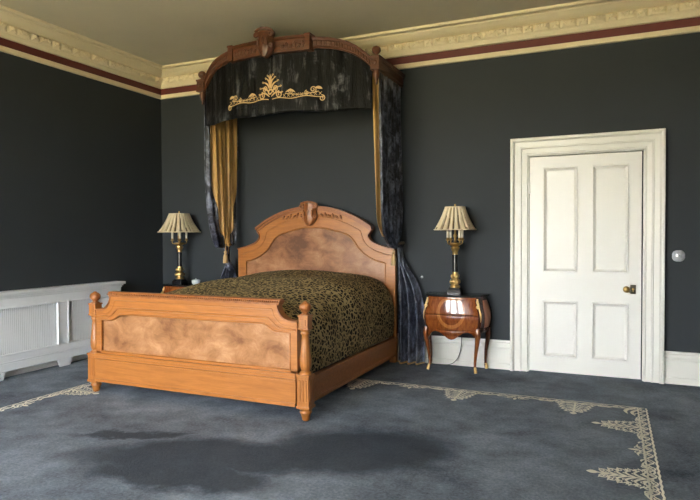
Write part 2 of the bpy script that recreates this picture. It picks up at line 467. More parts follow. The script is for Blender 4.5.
# windows: sash frames with glazing bars, glass and a portal for the daylight
def window(name, c, rz, W):
    r = root(name, None, None, c, kind='structure'); r.rotation_euler = (0,0,rz)
    H = WZ1-WZ0; f = MB(); t = .07
    f.box(-W/2, -W/2+t, -.22, -.10, 0, H); f.box(W/2-t, W/2, -.22, -.10, 0, H); f.box(-W/2+t, W/2-t, -.22, -.10, 0, t); f.box(-W/2+t, W/2-t, -.22, -.10, H-t, H)
    f.box(-W/2+t, W/2-t, -.20, -.12, H/2-.03, H/2+.03); f.box(-.018, .018, -.19, -.14, t, H/2-.03); f.box(-.018, .018, -.19, -.14, H/2+.03, H-t)
    f.build('window_frame', M['white'], r)
    a = MB(); q = .10
    a.box(-W/2-q, -W/2, 0, .03, -.04, H+q); a.box(W/2, W/2+q, 0, .03, -.04, H+q); a.box(-W/2, W/2, 0, .03, H, H+q); a.box(-W/2-q, W/2+q, 0, .06, -.10, -.04)
    a.build('window_surround', M['white'], r)
    g = MB(); g.box(-W/2+t, W/2-t, -.17, -.165, t, H-t); g.build('window_pane', M['glass'], r)
    L = bpy.data.lights.new('daylight_portal', 'AREA'); L.shape = 'RECTANGLE'; L.size = W; L.size_y = H; L.cycles.is_portal = True
    o = bpy.data.objects.new('daylight_portal', L); COL.objects.link(o); o.parent = r
    o.location = (0, -.26, H/2); o.rotation_euler = (PI/2, 0, PI)
k = 1
for a, c_ in LW: window('window_%d' % k, (0, (a+c_)/2, WZ0), -PI/2, c_-a); k += 1
for a, c_ in RW: window('window_%d' % k, ((a+c_)/2, YB, WZ0), 0, c_-a); k += 1  # last one is the added, unseen narrow window

# cornice: moulded profile swept round the room, painted frieze lines and a modillion band
prof = [(.0,3.106,0),(.026,3.108,0),(.03,3.113,0),(.03,3.154,0),(.018,3.158,0),(.016,3.159,1),(.016,3.233,1),(.018,3.234,0),(.045,3.237,0),(.05,3.250,0),(.060,3.264,0),
        (.064,3.278,0),(.074,3.282,0),(.076,3.352,0),(.094,3.358,0),(.112,3.362,0),(.140,3.376,0),(.170,3.398,0),(.185,3.405,0),(.19,3.412,0),(.19,3.418,0),(.245,3.418,0),(.25,3.422,0),(.25,ZC,0)]
c = MB()
corners = [(0,0,1,-1),(XR,0,-1,-1),(XR,YB,-1,1),(0,YB,1,1)]
for i in range(4):
    a = corners[i]; d_ = corners[(i+1) % 4]
    for (d0,z0,m0), (d1,z1,m1) in zip(prof, prof[1:]):
        c.add([(a[0]+a[2]*d0, a[1]+a[3]*d0, z0), (d_[0]+d_[2]*d0, d_[1]+d_[3]*d0, z0), (d_[0]+d_[2]*d1, d_[1]+d_[3]*d1, z1), (a[0]+a[2]*d1, a[1]+a[3]*d1, z1)], [(3,2,1,0)], 1 if (m0 and m1) else 0)
def modillion(mb, X):
    """one repeat of the enriched band, in a frame where x runs along the wall, y is out from the wall"""
    mb.xf = X
    for (a0, a1) in ((-.041,.041),(.053,.1925)):
        rows = []
        for k in range(9):
            t = lerp(-1, 1, k/8); xx = lerp(a0, a1, (t+1)/2); q = .018*(1-abs(t)**5)
            rows.append([(xx,.07,3.286),(xx,.078+q*.7,3.286),(xx,.084+q,3.302),(xx,.086+q,3.335),(xx,.080+q*.7,3.350),(xx,.07,3.350)])
        mb.loft(rows, 0, False)
    mb.ell((0,.104,3.322), (.020,.010,.020)); mb.ell((-.022,.104,3.303), (.012,.008,.010)); mb.ell((.022,.104,3.303), (.012,.008,.010))
    for q in (-1, 1):
        mb.ell((.1225+q*.036,.104,3.318), (.011,.008,.024), Matrix.Rotation(q*.7, 3, 'Y')); mb.ell((.1225+q*.014,.104,3.326), (.009,.008,.018))
    mb.xf = None
x = .155
while x < XR-.1:
    modillion(c, Matrix(((1,0,0,x),(0,-1,0,0),(0,0,1,0),(0,0,0,1)))); x += .2455
y = -.155
while y > -4.6:
    modillion(c, Matrix(((0,1,0,0),(1,0,0,y),(0,0,1,0),(0,0,0,1)))); y -= .2455
tag(c.build('trim_1', [M['cream'], M['maroon']]), kind='structure')

# skirting boards
skp = [(.0,.29),(.010,.287),(.012,.270),(.022,.262),(.022,.236),(.014,.228),(.014,.215),(.020,.205),(.020,.06),(.026,.055),(.026,0)]
def skirting(name, segs):
    mb = MB()
    for (ax, ay), (bx, by), (nx, ny) in segs:
        for (d0,z0), (d1,z1) in zip(skp, skp[1:]):
            mb.add([(ax+nx*d0,ay+ny*d0,z0),(bx+nx*d0,by+ny*d0,z0),(bx+nx*d1,by+ny*d1,z1),(ax+nx*d1,ay+ny*d1,z1)], [(0,1,2,3)])
        for (px, py) in ((ax,ay),(bx,by)):
            mb.add([(px+nx*d,py+ny*d,z) for d, z in skp]+[(px,py,0)], [tuple(range(len(skp)+1))])
    tag(mb.build(name, M['white']), kind='structure')
AX0, AX1, AZ = 4.405, 5.752, 2.281
skirting('baseboard_back', [((0,0),(AX0,0),(0,-1)), ((AX1,0),(XR,0),(0,-1))])
skirting('baseboard_left', [((0,0),(0,YB),(1,0))])
skirting('baseboard_right', [((XR,0),(XR,YB),(-1,0))])
skirting('baseboard_rear', [((0,YB),(XR,YB),(0,1))])

# ------------------------------------------------------------------ door
dr = root('door_1', None, None, ((DX0+DX1)/2, 0, 0), kind='structure')
def dloc(mb): mb.xf = Matrix.Translation((-(DX0+DX1)/2, 0, 0)); return mb
a = dloc(MB())
# architrave profile: (distance in from the outer edge, projection)
ap = [(0,0),(0,.055),(.012,.062),(.026,.060),(.034,.048),(.040,.034),(.085,.030),(.090,.038),(.100,.038),(.106,.026),(.146,.022),(.150,.028),(.160,.028),(.164,.012),(.174,.010),(.174,-.05)]
pth = lambda d: [(AX0+d, 0), (AX0+d, AZ-d), (AX1-d, AZ-d), (AX1-d, 0)]
for (d0,p0), (d1,p1) in zip(ap, ap[1:]):
    A = pth(d0); B = pth(d1)
    for i in range(3):
        a.add([(A[i][0],-p0,A[i][1]),(A[i+1][0],-p0,A[i+1][1]),(B[i+1][0],-p1,B[i+1][1]),(B[i][0],-p1,B[i][1])], [(3,2,1,0)])
a.build('door_frame', M['white'], dr)
LX0, LX1, LZ0, LZ1 = 4.583, 5.566, .012, 2.097
panels = [(4.705,5.023,.98,1.99), (5.146,5.460,.98,1.99), (4.708,5.023,.16,.705), (5.146,5.464,.16,.705)]
lf = dloc(MB()); yf = -.004
lf.box(LX0, LX1, yf+.013, yf+.045, LZ0, LZ1)
# stiles and rails around four sunk panels
for (x0,x1,z0,z1) in ((LX0,4.705,LZ0,LZ1),(5.464,LX1,LZ0,LZ1),(5.023,5.146,LZ0,LZ1),(4.705,5.023,1.99,LZ1),(5.146,5.464,1.99,LZ1),(4.705,5.023,.705,.98),(5.146,5.464,.705,.98),(4.705,5.023,LZ0,.16),(5.146,5.464,LZ0,.16)):
    lf.box(x0,x1,yf,yf+.03,z0,z1)
mp_ = [(0,.0),(0,.010),(.008,.013),(.016,.010),(.020,.002),(.032,-.006),(.036,-.008),(.036,-.015)]
for (x0,x1,z0,z1) in panels:
    for (d0,p0), (d1,p1) in zip(mp_, mp_[1:]):
        A = [(x0+d0,z0+d0),(x1-d0,z0+d0),(x1-d0,z1-d0),(x0+d0,z1-d0)]; B = [(x0+d1,z0+d1),(x1-d1,z0+d1),(x1-d1,z1-d1),(x0+d1,z1-d1)]
        for i in range(4):
            j = (i+1) % 4
            lf.add([(A[i][0],yf-p0,A[i][1]),(A[j][0],yf-p0,A[j][1]),(B[j][0],yf-p1,B[j][1]),(B[i][0],yf-p1,B[i][1])], [(0,1,2,3)])
leafo = lf.build('door_leaf', M['door'], dr)
kn = dloc(MB()); base = kn.xf.copy()
kn.xf = base @ Matrix.Translation((5.442,yf,.838)) @ Matrix.Rotation(PI/2, 4, 'X')
kn.lathe([(.027,0),(.027,.004),(.012,.007),(.010,.030),(.018,.036),(.027,.046),(.029,.056),(.024,.066),(.012,.071),(.001,.072)], n=20)
tag(kn.build('door_knob', M['brass'], leafo), 'brass door knob')
lk = dloc(MB()); lk.box(5.476,5.522,yf-.016,yf,.795,.878); lo = lk.build('lock_plate', M['keyhole'], leafo, bevel=.003); lo['label'] = 'dark bronze lock plate'
kh = dloc(MB()); kh.xf = base @ Matrix.Translation((5.499,yf-.016,.84)) @ Matrix.Rotation(PI/2, 4, 'X'); kh.lathe([(.010,0),(.010,.004),(.006,.006),(.001,.006)], n=14)
kh.xf = base; kh.box(5.496,5.502,yf-.021,yf-.016,.815,.835); kh.build('keyhole_cover', M['brass'], leafo)
for z in (.31, 1.80):
    hg = dloc(MB()); hg.box(4.572,4.596,yf-.004,yf,z-.055,z+.055); hg.lathe([(.008,-.058),(.010,-.05),(.010,.05),(.008,.058)], (4.578,yf-.008,z), 10); hg.build('hinge', M['door'], dr)

# light switch and bell push on the back wall
sw = root('light_switch', 'shiny silver light switch plate on dark wall right of the door', 'light switch', (5.862,0,1.147))
p = MB(); p.xf = Matrix.Rotation(PI/2, 4, 'X')
p.lathe([(.050,0),(.050,.004),(.046,.009),(.034,.011),(.030,.016),(.018,.021),(.001,.023)], n=32, rad=lambda t,k: 1+.10*abs(math.sin(2*t)) )
p.build('plate', M['silver'], sw)
p = MB(); p.xf = Matrix.Rotation(PI/2, 4, 'X'); p.lathe([(.009,.02),(.008,.030),(.010,.038),(.006,.043),(.001,.044)], n=14); p.build('toggle', M['silver'], sw)
bpx = root('bell_push', 'tiny round white bell push on dark wall left of the right-hand lamp', 'bell push', (3.488,0,.902))
p = MB(); p.xf = Matrix.Rotation(PI/2, 4, 'X'); p.lathe([(.013,0),(.013,.006),(.010,.010),(.001,.010)], n=20); p.build('plate', M['door'], bpx)
p = MB(); p.xf = Matrix.Rotation(PI/2, 4, 'X'); p.lathe([(.005,.009),(.005,.013),(.003,.015),(.001,.015)], n=14); p.build('button', M['white'], bpx)

# ------------------------------------------------------------------ radiator cover
rc = root('radiator_cover', 'long white panelled radiator cover with mesh grilles on dark left wall', 'radiator cover', (0,-2.35,0))
RY0, RY1, RXF = -1.50, 1.51, .125      # local y of the ends, x of the front
b_ = MB()
opens = [(-1.36,-.77,.6), (-.63,.65,1), (.785,1.39,.6)]
zlo, zhi = .238, .666
b_.box(RXF-.02, RXF, RY0, RY1, zhi, .76)          # top rail
b_.box(RXF-.02, RXF, RY0, RY1, .075, zlo)         # bottom rail
yy = RY0
for (y0, y1, q) in opens+[(RY1,RY1,0)]:
    b_.box(RXF-.02, RXF, yy, y0, zlo, zhi); yy = y1
feet = [(RY0,RY0+.14),(-.79,-.67),(-.03,.05),(.675,.80),(RY1-.14,RY1)]
for (y0,y1) in feet:
    b_.add([(RXF,y0,0),(RXF,y1,0),(RXF,y1+.03,.075),(RXF,y0-.03,.075),(RXF-.02,y0,0),(RXF-.02,y1,0),(RXF-.02,y1+.03,.075),(RXF-.02,y0-.03,.075)],
           [(0,1,2,3),(7,6,5,4),(0,4,5,1),(1,5,6,2),(2,6,7,3),(3,7,4,0)]) if RY0 < y0 and y1 < RY1 else b_.box(RXF-.02,RXF,y0,y1,0,.075)
b_.box(.001, RXF-.02, RY0, RY0+.02, 0, .76); b_.box(.001, RXF-.02, RY1-.02, RY1, 0, .76)
b_.build('case', M['rad'], rc, bevel=.003)
s_ = MB(); s_.box(.001, RXF+.035, RY0-.04, RY1+.04, .795, .826); s_.box(.001, RXF+.02, RY0-.02, RY1+.02, .778, .795); s_.box(.001,RXF+.008,RY0-.008,RY1+.008,.758,.778)
s_.build('shelf', M['rad'], rc, bevel=.006)
b_ = MB(); b_.box(RXF, RXF+.012, RY0, RY1, .155, .168); b_.box(RXF, RXF+.010, RY0, RY1, .078, .15)
b_.build('plinth_moulding', M['rad'], rc, bevel=.003)
for (y0,y1,q) in opens:
    g = MB(); n = int((y1-y0)/.02)
    g.box(RXF-.030, RXF-.026, y0-.01, y1+.01, zlo-.01, zhi+.01)
    for i in range(n):
        y = lerp(y0, y1, (i+.5)/n); g.box(RXF-.026, RXF-.021, y-.0080, y+.0080, zlo, zhi)
    g.build('grille', M['rad'], rc)
    f = MB(); t = .016
    f.box(RXF, RXF+.009, y0-t, y0, zlo-t, zhi+t); f.box(RXF, RXF+.009, y1, y1+t, zlo-t, zhi+t); f.box(RXF, RXF+.009, y0, y1, zhi, zhi+t); f.box(RXF, RXF+.009, y0, y1, zlo-t, zlo)
    f.build('grille_frame', M['rad'], rc, bevel=.004)

# ------------------------------------------------------------------ bed
CX = 2.2555
bed = root('bed', 'large golden walnut double bed with carved headboard and panelled footboard', 'bed', (CX, -1.18, 0))
def bl(mb): mb.xf = Matrix.Translation((0, 1.18, 0)); return mb      # local x from the bed's centre line, world y kept
def mirror(half):
    """half outline from centre top outwards/downwards (x>=0) -> full from left bottom over the top to right bottom"""
    return [(-x, z) for x, z in reversed(half)]+[(x, z) for x, z in half if x > 1e-6]
YFB = -2.235
arc = lambda cx, cz, r, a0, a1, n: [(cx+r*math.cos(lerp(a0,a1,k/n)), cz+r*math.sin(lerp(a0,a1,k/n))) for k in range(n+1)]
# footboard
N1 = 10
o_h = [(.0,.850),(.40,.850),(.815,.850),(.815,.832)]+arc(.935,.832,.12,PI,1.5*PI,N1)[1:]+[(.985,.712),(.985,.11)]
i_h = [(.0,.690),(.36,.690),(.690,.690),(.702,.688)]+[(lerp(.715,.82,k/N1)+.0, .637+.05*(1-math.sin(lerp(0,PI/2,k/N1)))) for k in range(N1+1)][1:]+[(.855,.630),(.925,.622)]
i_h[-2:] = [(.925,.630),(.925,.362)]
fbo = bl(MB())
O = mirror(o_h); I = mirror(i_h)
fbo.prism(O, YFB-.004, YFB+.035)
fbo.ring(O, I, YFB-.028, YFB-.004)
fbo.box(-.985, .985, YFB-.028, YFB-.004, .11, .362)
fb = fbo.build('footboard', M['bedwood'], bed, bevel=.003)
pn = bl(MB()); pn.prism(I+[(-.925,.362)] if False else I, YFB-.0085, YFB-.003); pn.build('burr_panel', M['burr'], fb)
ml = bl(MB()); yv = YFB-.028
path = lambda h, y: [(x, y, z) for x, z in mirror(h)]
ml.tube(path(i_h, yv)+[], .0075, 8); ml.tube([(-.925,yv,.362),(.925,yv,.362)], .0075, 8)
mid_h = [(.0,.735),(.36,.735),(.735,.735),(.745,.731)]+[(lerp(.757,.86,k/N1), .662+.062*(1-math.sin(lerp(0,PI/2,k/N1)))) for k in range(N1+1)][1:]+[(.972,.655)]
ml.tube(path(mid_h, yv), .009, 8)
ml.tube(path([(.0,.80),(.775,.80),(.778,.79)]+arc(.91,.815,.135,PI*1.08,1.5*PI,8)+[(.978,.682)], yv+.002), .006, 8)
ml.build('moulding', M['bedwood'], fb)
pl = bl(MB())
pl.box(-.98,.98,YFB-.046,YFB-.028,.112,.285); pl.box(-.98,.98,YFB-.056,YFB-.028,.322,.345); pl.box(-.98,.98,YFB-.050,YFB-.028,.300,.322); pl.box(-.98,.98,YFB-.054,YFB-.028,.285,.300)
pl.box(-.98,.98,YFB-.056,YFB-.04,.102,.128)
pl.build('base_rail', M['bedwood'], fb, bevel=.004)
cp = bl(MB()); cp.box(-.845,.845,YFB-.042,YFB+.045,.848,.860); cp.box(-.835,.835,YFB-.035,YFB+.04,.832,.848)
n = 92
for i in range(n):
    x = lerp(-.835,.835,(i+.5)/n); cp.ell((x,YFB-.043,.855), (.0085,.010,.009), None, 8, 5)
cp.tube([(-.84,YFB-.02,.866),(.84,YFB-.02,.866)], .010, 8); cp.tube([(-.84,YFB+.025,.866),(.84,YFB+.025,.866)], .010, 8); cp.box(-.84,.84,YFB-.02,YFB+.025,.858,.875)
for s in (-1, 1):
    pts = [(s*x, z) for x, z in arc(.935,.832,.12,PI,1.5*PI,N1)+[(.985,.712)]]
    cp.ring([(x-s*.0,z+.0) for x,z in pts], [(x+s*.006,z+.012) for x,z in pts], YFB-.038, YFB+.04)
cp.build('top_cap', M['carve'], fb, bevel=.002)
# posts
def post(name, sx):
    px, py = sx*1.0295+.009, YFB
    p = bl(MB()); h = .047
    p.box(px-h,px+h,py-h,py+h,.095,.338)
    p.box(px-h-.006,px+h+.006,py-h-.006,py+h+.006,.092,.112); p.box(px-h-.006,px+h+.006,py-h-.006,py+h+.006,.322,.340)
    for (dx, dy, ax) in ((0,-1,0),(sx,0,1)):       # sunk flutes on the two outer faces
        for q in (-.026,0,.026):
            if ax == 0: p.box(px+q-.008,px+q+.008,py-h-.005,py-h+.002,.145,.300)
            else: p.box(min(px+sx*(h-.002),px+sx*(h+.005)),max(px+sx*(h-.002),px+sx*(h+.005)),py+q-.008,py+q+.008,.145,.300)
    o = p.build('bed_post', M['bedpost'], bed, bevel=.004)
    p = bl(MB()); p.box(px-.037,px+.037,py-.037,py+.037,.668,.765); p.box(px-.042,px+.042,py-.042,py+.042,.755,.768); p.box(px-.042,px+.042,py-.042,py+.042,.664,.676); p.lathe([(.022,-.004),(.022,.004),(.012,.009),(.001,.010)], (px,py-.037,.715), 16) if 0 else p.box(px-.022,px+.022,py-.042,py-.036,.692,.738)
    p.build('upper_block', M['bedpost'], o, bevel=.004)
    c = bl(MB()); flute = lambda t, k: 1-.05*abs(math.sin(7*t)) if 4 <= k <= 10 else 1
    c.lathe([(.044,.338),(.046,.350),(.034,.358),(.030,.366),(.036,.374),(.042,.400),(.0435,.430),(.040,.470),(.034,.53),(.029,.59),(.027,.622),(.036,.630),(.036,.640),(.028,.646),(.040,.655),(.042,.668)], (px,py,0), 56, 0, flute)
    c.build('turned_column', M['bedpost'], o)
    f = bl(MB()); f.lathe([(.034,.766),(.036,.774),(.020,.780),(.019,.786),(.030,.794),(.042,.808),(.046,.824),(.042,.842),(.028,.855),(.016,.859),(.014,.864),(.006,.868),(.001,.869)], (px,py,0), 40, 0, lambda t, k: 1-.07*abs(math.sin(5*t)) if 4 <= k <= 8 else 1)
    f.build('finial', M['carve'], o)
    f = bl(MB()); f.lathe([(.020,.0),(.026,.004),(.032,.030),(.038,.052),(.044,.056),(.046,.066),(.038,.074),(.048,.084),(.050,.096)], (px,py,0), 28); f.build('foot', M['bedpost'], o)
post('bed_post', -1); post('bed_post', 1)
# side rails
for s in (-1, 1):
    r_ = bl(MB()); xa, xb = sorted((s*.945, s*.985))
    r_.box(xa, xb, YFB+.054, -.135, .075, .272)
    xo = s*.985
    for (z0,z1,p_) in ((.075,.105,.012),(.105,.115,.006),(.225,.240,.006),(.240,.275,.013)):
        xa, xb = sorted((xo, xo+s*p_)); r_.box(xa, xb, YFB+.054, -.135, z0, z1)
    r_.build('side_rail', M['bedwood'], bed, bevel=.003)
# headboard
YHB = -.125
hb_o = cat_interp([(.0,1.645),(.14,1.640),(.36,1.593),(.56,1.512),(.695,1.432)], 5)+[(.727,1.405),(.729,1.398)]
hb_o = hb_o[:-2]+[Vector((.728,1.408))]+cat_interp([(.712,1.392),(.690,1.365),(.682,1.335),(.700,1.295),(.740,1.262),(.80,1.236),(.90,1.207),(.985,1.190)], 4)+[Vector((.985,1.19)),Vector((.985,.0+.25))]
hb_o = [tuple(p) for p in hb_o]
hb_ic = cat_interp([(.0,1.435),(.13,1.432),(.38,1.372),(.46,1.335),(.51,1.285),(.565,1.210),(.64,1.140),(.74,1.085),(.83,1.058),(.875,1.048)], 4)
L = len(hb_o); K = len(hb_ic)
# resample the inner outline to the outer outline's count
def resample(pts, n):
    P = [Vector(p) for p in pts]; d = [0]
    for a, b2 in zip(P, P[1:]): d.append(d[-1]+(b2-a).length)
    out = []
    for k in range(n):
        t = d[-1]*k/(n-1); i = 0
        while i < len(d)-2 and d[i+1] < t: i += 1
        out.append(tuple(P[i].lerp(P[i+1], (t-d[i])/max(1e-9, d[i+1]-d[i]))))
    return out
hb_i = resample(hb_ic, L-1)+[(.875,.45)]
h = bl(MB()); O = mirror(hb_o); I = mirror(hb_i)
h.prism(O, YHB, YHB+.04); h.ring(O, I, YHB-.022, YHB)
hbd = h.build('headboard', M['bedwood'], bed, bevel=.003)
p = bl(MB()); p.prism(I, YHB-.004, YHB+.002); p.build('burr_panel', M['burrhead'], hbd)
m_ = bl(MB()); yv = YHB-.022
m_.tube(path(hb_i, yv), .009, 8)
off = [(lerp(a[0], c_[0], .42), lerp(a[1], c_[1], .42)) for a, c_ in zip(hb_o, hb_i)]
m_.tube(path(off[:-1], yv), .006, 8)
m_.build('moulding', M['bedwood'], hbd)
# crest moulding over the arch
cr = bl(MB())
topc = [tuple(q) for q in cat_interp([(.0,1.645),(.14,1.640),(.36,1.593),(.56,1.512),(.725,1.412)], 6)]
fo = mirror(topc)
cr.ring([(x, z+.030) for x, z in fo], [(x, z+.002) for x, z in fo], YHB-.058, YHB+.045); cr.ring([(x*.99, z+.004) for x, z in fo], [(x*.985, z-.022) for x, z in fo], YHB-.040, YHB-.01)
lowc = [(s, z) for s, z in hb_o if z < 1.40 and z > 1.185]
for s in (-1, 1):
    cr.ring([(s*x, z+.010) for x, z in lowc], [(s*x, z-.006) for x, z in lowc], YHB-.04, YHB+.042)
cr.build('crest_moulding', M['carve'], hbd, bevel=.002)
def carved_shield(mb, cx, y, z0, z1, hw, depth):
    """cartouche: bulging shield with rolled ears and a bearded tip"""
    rows = []; n = 14; H = z1-z0
    wt = [(0,.12),(.08,.45),(.2,.72),(.4,.92),(.6,.86),(.75,.80),(.88,1.0),(1,.92)]
    for k in range(15):
        t = k/14; w_ = hw*interp(wt, t); row = []
        for i in range(n+1):
            u = lerp(-1, 1, i/n); bulge = (1-abs(u)**2.4)
            rib = .10*math.cos(u*PI*3)
            row.append((cx+u*w_, y-depth*(.35+.65*bulge*(.75+.25*math.sin(PI*min(1,t*1.1)))+rib*.5), z0+H*t))
        row += [(cx+w_, y, z0+H*t), (cx-w_, y, z0+H*t)]; rows.append(row)
    mb.loft(rows, 0, True, True)
    for s in (-1, 1):
        mb.tube([(cx+s*(hw*.85+q[0]), y-depth*.8, z1-.03*H/.25+q[1]) for q in scroll(0,0,hw*.30,1.5,PI/2,-s,18)], hw*.10, 7)
        mb.tube([(cx+s*(hw*.80+q[0]), y-depth*.7, z0+H*.42+q[1]) for q in scroll(0,0,hw*.24,1.4,-PI/2,s,18)], hw*.08, 7)
    mb.tube([(cx-hw*.9,y-depth*.8,z1),(cx-hw*.4,y-depth,z1+H*.05),(cx,y-depth*1.1,z1+H*.07),(cx+hw*.4,y-depth,z1+H*.05),(cx+hw*.9,y-depth*.8,z1)], hw*.13, 7)
    for q in (-.5,0,.5): mb.ell((cx+q*hw, y-depth*1.02, z0+H*(.62-.15*abs(q))), (hw*.16, depth*.18, H*.16))
sh = bl(MB()); carved_shield(sh, -.012, YHB-.035, 1.455, 1.700, .100, .065); sh.build('shield_carving', M['carve'], hbd)
for s in (-1, 1):
    g = bl(MB())
    for k in range(6):
        t = .13+.045*k; z = interp([(0,1.60),(.36,1.553),(.6,1.45)], t)
        g.ell((s*t, YHB-.030, z-.008+.010*(k % 2)), (.026,.014,.012), Matrix.Rotation(s*(.5+.7*(k % 2)), 3, 'Y'))
        g.tube([(s*(t+.01)+q[0], YHB-.032, z-.018+q[1]) for q in scroll(0,0,.014,1.2,PI/2,s,12)], .004, 6)
    g.build('leaf_carving', M['carve'], hbd)
for s in (-1, 1):     # headboard feet, where the rails end
    f = bl(MB()); f.box(s*.955-.035, s*.955+.035, YHB-.03, YHB+.04, 0.0, .26); f.build('leg', M['bedpost'], bed, bevel=.004)

# bedspread over the mattress
bs = MB(); rows = []
NY, NS = 70, 96
rnd = [random.uniform(0, 6.28) for _ in range(12)]
for i in range(NY+1):
    t = i/NY; y = lerp(-.165, -2.165, t)
    zt = interp([(0,.950),(.12,.970),(.5,.935),(.82,.872),(.95,.850),(1,.835)], t)
    a = .966; zb = .288
    e = min(1, (1-t)/.06); e2 = min(1, t/.03)
    edge = (1-(1-e)**2*.22)*(1-(1-e2)**2*.10)
    row = []
    for j in range(NS+1):
        u = j/NS; th = PI*(1-u)
        n_ = 4.6 if u > .5 else 3.2
        cx_ = math.copysign(abs(math.cos(th))**(2/n_), math.cos(th)); sz = abs(math.sin(th))**(2/n_)
        pu = .012*math.sin(3.1*t*PI+rnd[0]+cx_*2)+.008*math.sin(cx_*7+rnd[1]+t*5)+.006*math.sin(t*19+rnd[2]+cx_*3)
        ax = a+.016*math.sin(PI*sz)+.010*math.sin(t*17+rnd[3])*sz*(1-sz)*4
        x = CX+ax*cx_+(.0 if abs(cx_) < .95 else 0)
        row.append((x, y, zb+(zt-zb)*sz*edge+pu*sz))
    rows.append(row)
bs.grid(rows, 0, True)
ctr = lambda r: (CX, r[0][1], .288)
for r, fl_ in ((rows[0], 0), (rows[-1], 1)):
    nrow = len(r); f = tuple(range(nrow)); bs.add(r, [f if fl_ else tuple(reversed(f))])
bs.add([rows[0][0], rows[0][-1], rows[-1][-1], rows[-1][0]], [(0,1,2,3)])
tag(bs.build('bedspread', M['leopard']), 'black and gold leopard patterned bedspread tucked into the wooden bed', 'bedspread')

# ------------------------------------------------------------------ bed canopy
CC = 2.24
can = root('bed_canopy', 'dark carved walnut half-tester canopy with velvet pelmet high above the bed', 'canopy', (CC, 0, 0))
HW = 1.02
bow = lambda x: -.70-.28*max(0, 1-(x/HW)**2)
arcZ = lambda x: interp([(0,3.245),(.3,3.243),(.5,3.238),(.62,3.226),(.72,3.205),(.79,3.180),(.85,3.148),(.90,3.112),(.94,3.075),(.975,3.035),(1.02,2.99)], abs(x))
fr = MB(); rows = []; n = 340
for i in range(n+1):
    x = lerp(-.995, .995, i/n); y = bow(x); zu = arcZ(x); zl = zu-.098
    rd = .006*(1 if (i % 4) < 2 else 0) if abs(x) > .47 else 0
    rows.append([(x,y+.05,zl),(x,y,zl),(x,y,zl+.014),(x,y-.012,zl+.018),(x,y-.012,zl+.026),(x,y-.006-rd,zl+.030),(x,y-.010-rd,zl+.066),(x,y-.028,zl+.072),(x,y-.036,zu-.012),(x,y-.036,zu),(x,y+.05,zu)])
fr.loft(rows, 0, False, True)
fr.build('front_rail', M['canopy'], can)
# raised tablet in the middle of the rail, with leaf carving
tb = MB(); rows = []
for i in range(41):
    x = lerp(-.485, .445, i/40); y = bow(x); z0, z1 = 3.118, 3.258
    rows.append([(x,y+.045,z0),(x,y-.040,z0),(x,y-.040,z0+.112),(x,y-.062,z0+.122),(x,y-.062,z1),(x,y+.045,z1)])
tb.loft(rows, 0, False, True)
for s in (-1, 1):
    for k in range(7):
        x = s*(.16+.042*k); y = bow(x)-.042
        tb.ell((x, y, 3.172+.014*(k % 2)), (.026,.012,.017), Matrix.Rotation(s*(.4+.9*(k % 2)), 3, 'Y'))
        tb.tube([(x+q[0], y-.002, 3.157+q[1]) for q in scroll(0,0,.017,1.3,PI/2,s,14)], .005, 6)
    xe = .425 if s > 0 else -.465; tb.box(xe-.025, xe+.025, bow(xe)-.070, bow(xe)+.045, 3.112, 3.262); tb.box(xe-.03, xe+.03, bow(xe)-.075, bow(xe)+.045, 3.25, 3.268)
tb.build('carved_tablet', M['canopy'], can)
sh = MB(); carved_shield(sh, -.005, bow(0)-.045, 3.072, 3.322, .098, .085); sh.build('shield_carving', M['canopy'], can)
for s in (-1, 1):
    r_ = MB(); x0 = s*HW
    for (w_, z0, z1) in ((.02,2.915,2.94),(.026,2.94,3.01),(.040,3.01,3.03),(.045,3.03,3.05)):
        r_.box(x0-w_, x0+w_, -.68, -.001 if z1 < 3.04 else -.001, z0, z1)
    r_.build('side_rail', M['canopydark'], can, bevel=.003)
    c_ = MB(); h_ = .044; cy = -.722
    c_.box(x0-h_,x0+h_,cy-h_,cy+h_,2.918,3.040); c_.box(x0-h_-.006,x0+h_+.006,cy-h_-.006,cy+h_+.006,3.028,3.046); c_.box(x0-h_-.004,x0+h_+.004,cy-h_-.004,cy+h_+.004,2.915,2.928)
    c_.ell((x0,cy-h_-.002,2.98), (.024,.010,.024)); 
    co = c_.build('corner_block', M['canopy'], can, bevel=.003)
    f_ = MB(); f_.lathe([(.030,3.044),(.034,3.052),(.016,3.060),(.016,3.066),(.034,3.078),(.046,3.098),(.044,3.118),(.030,3.136),(.012,3.144),(.001,3.146)], (x0,cy,0), 30, 0, lambda t, k: 1-.06*abs(math.sin(4*t)) if 4 <= k <= 7 else 1)
    f_.build('finial', M['canopy'], co)
    f_ = MB(); f_.lathe([(.001,2.775),(.008,2.782),(.012,2.80),(.009,2.812),(.020,2.835),(.030,2.87),(.034,2.895),(.026,2.905),(.038,2.918)], (x0,cy,0), 24); f_.build('pendant', M['canopy'], co)
rf = MB(); rows = []
for i in range(31):
    x = lerp(-1.0, 1.0, i/30); zz = arcZ(x)-.02
    rows.append([(x,bow(x)+.05,zz-.015),(x,-.002,2.985),(x,-.002,3.0),(x,bow(x)+.05,zz)])
rf.loft(rows, 0, True); rf.build('roof_lining', M['dark'], can)
vl = MB(); rows = []
valy = lambda x, z: bow(x)+.020+.006*math.sin(x*23+z*3)+.004*math.sin(x*61+1)
for i in range(81):
    x = lerp(-.975, .975, i/80); zt = arcZ(x)-.07; zb = 2.545+.006*math.sin(x*9)
    rows.append([(x, valy(x, lerp(zt, zb, k/20)), lerp(zt, zb, k/20)) for k in range(21)])
vl.grid(rows, 0, True)
vo_ = vl.build('valance', M['velvetval'], can, solid=.008)
vo_['label'] = 'black crushed velvet pelmet'
em = MB(); fm = lambda u, v: (u, bow(u)+.003, v)
def E_(pts, w_): ribbon(em, pts, w_*.72, fm)
zb = 2.692
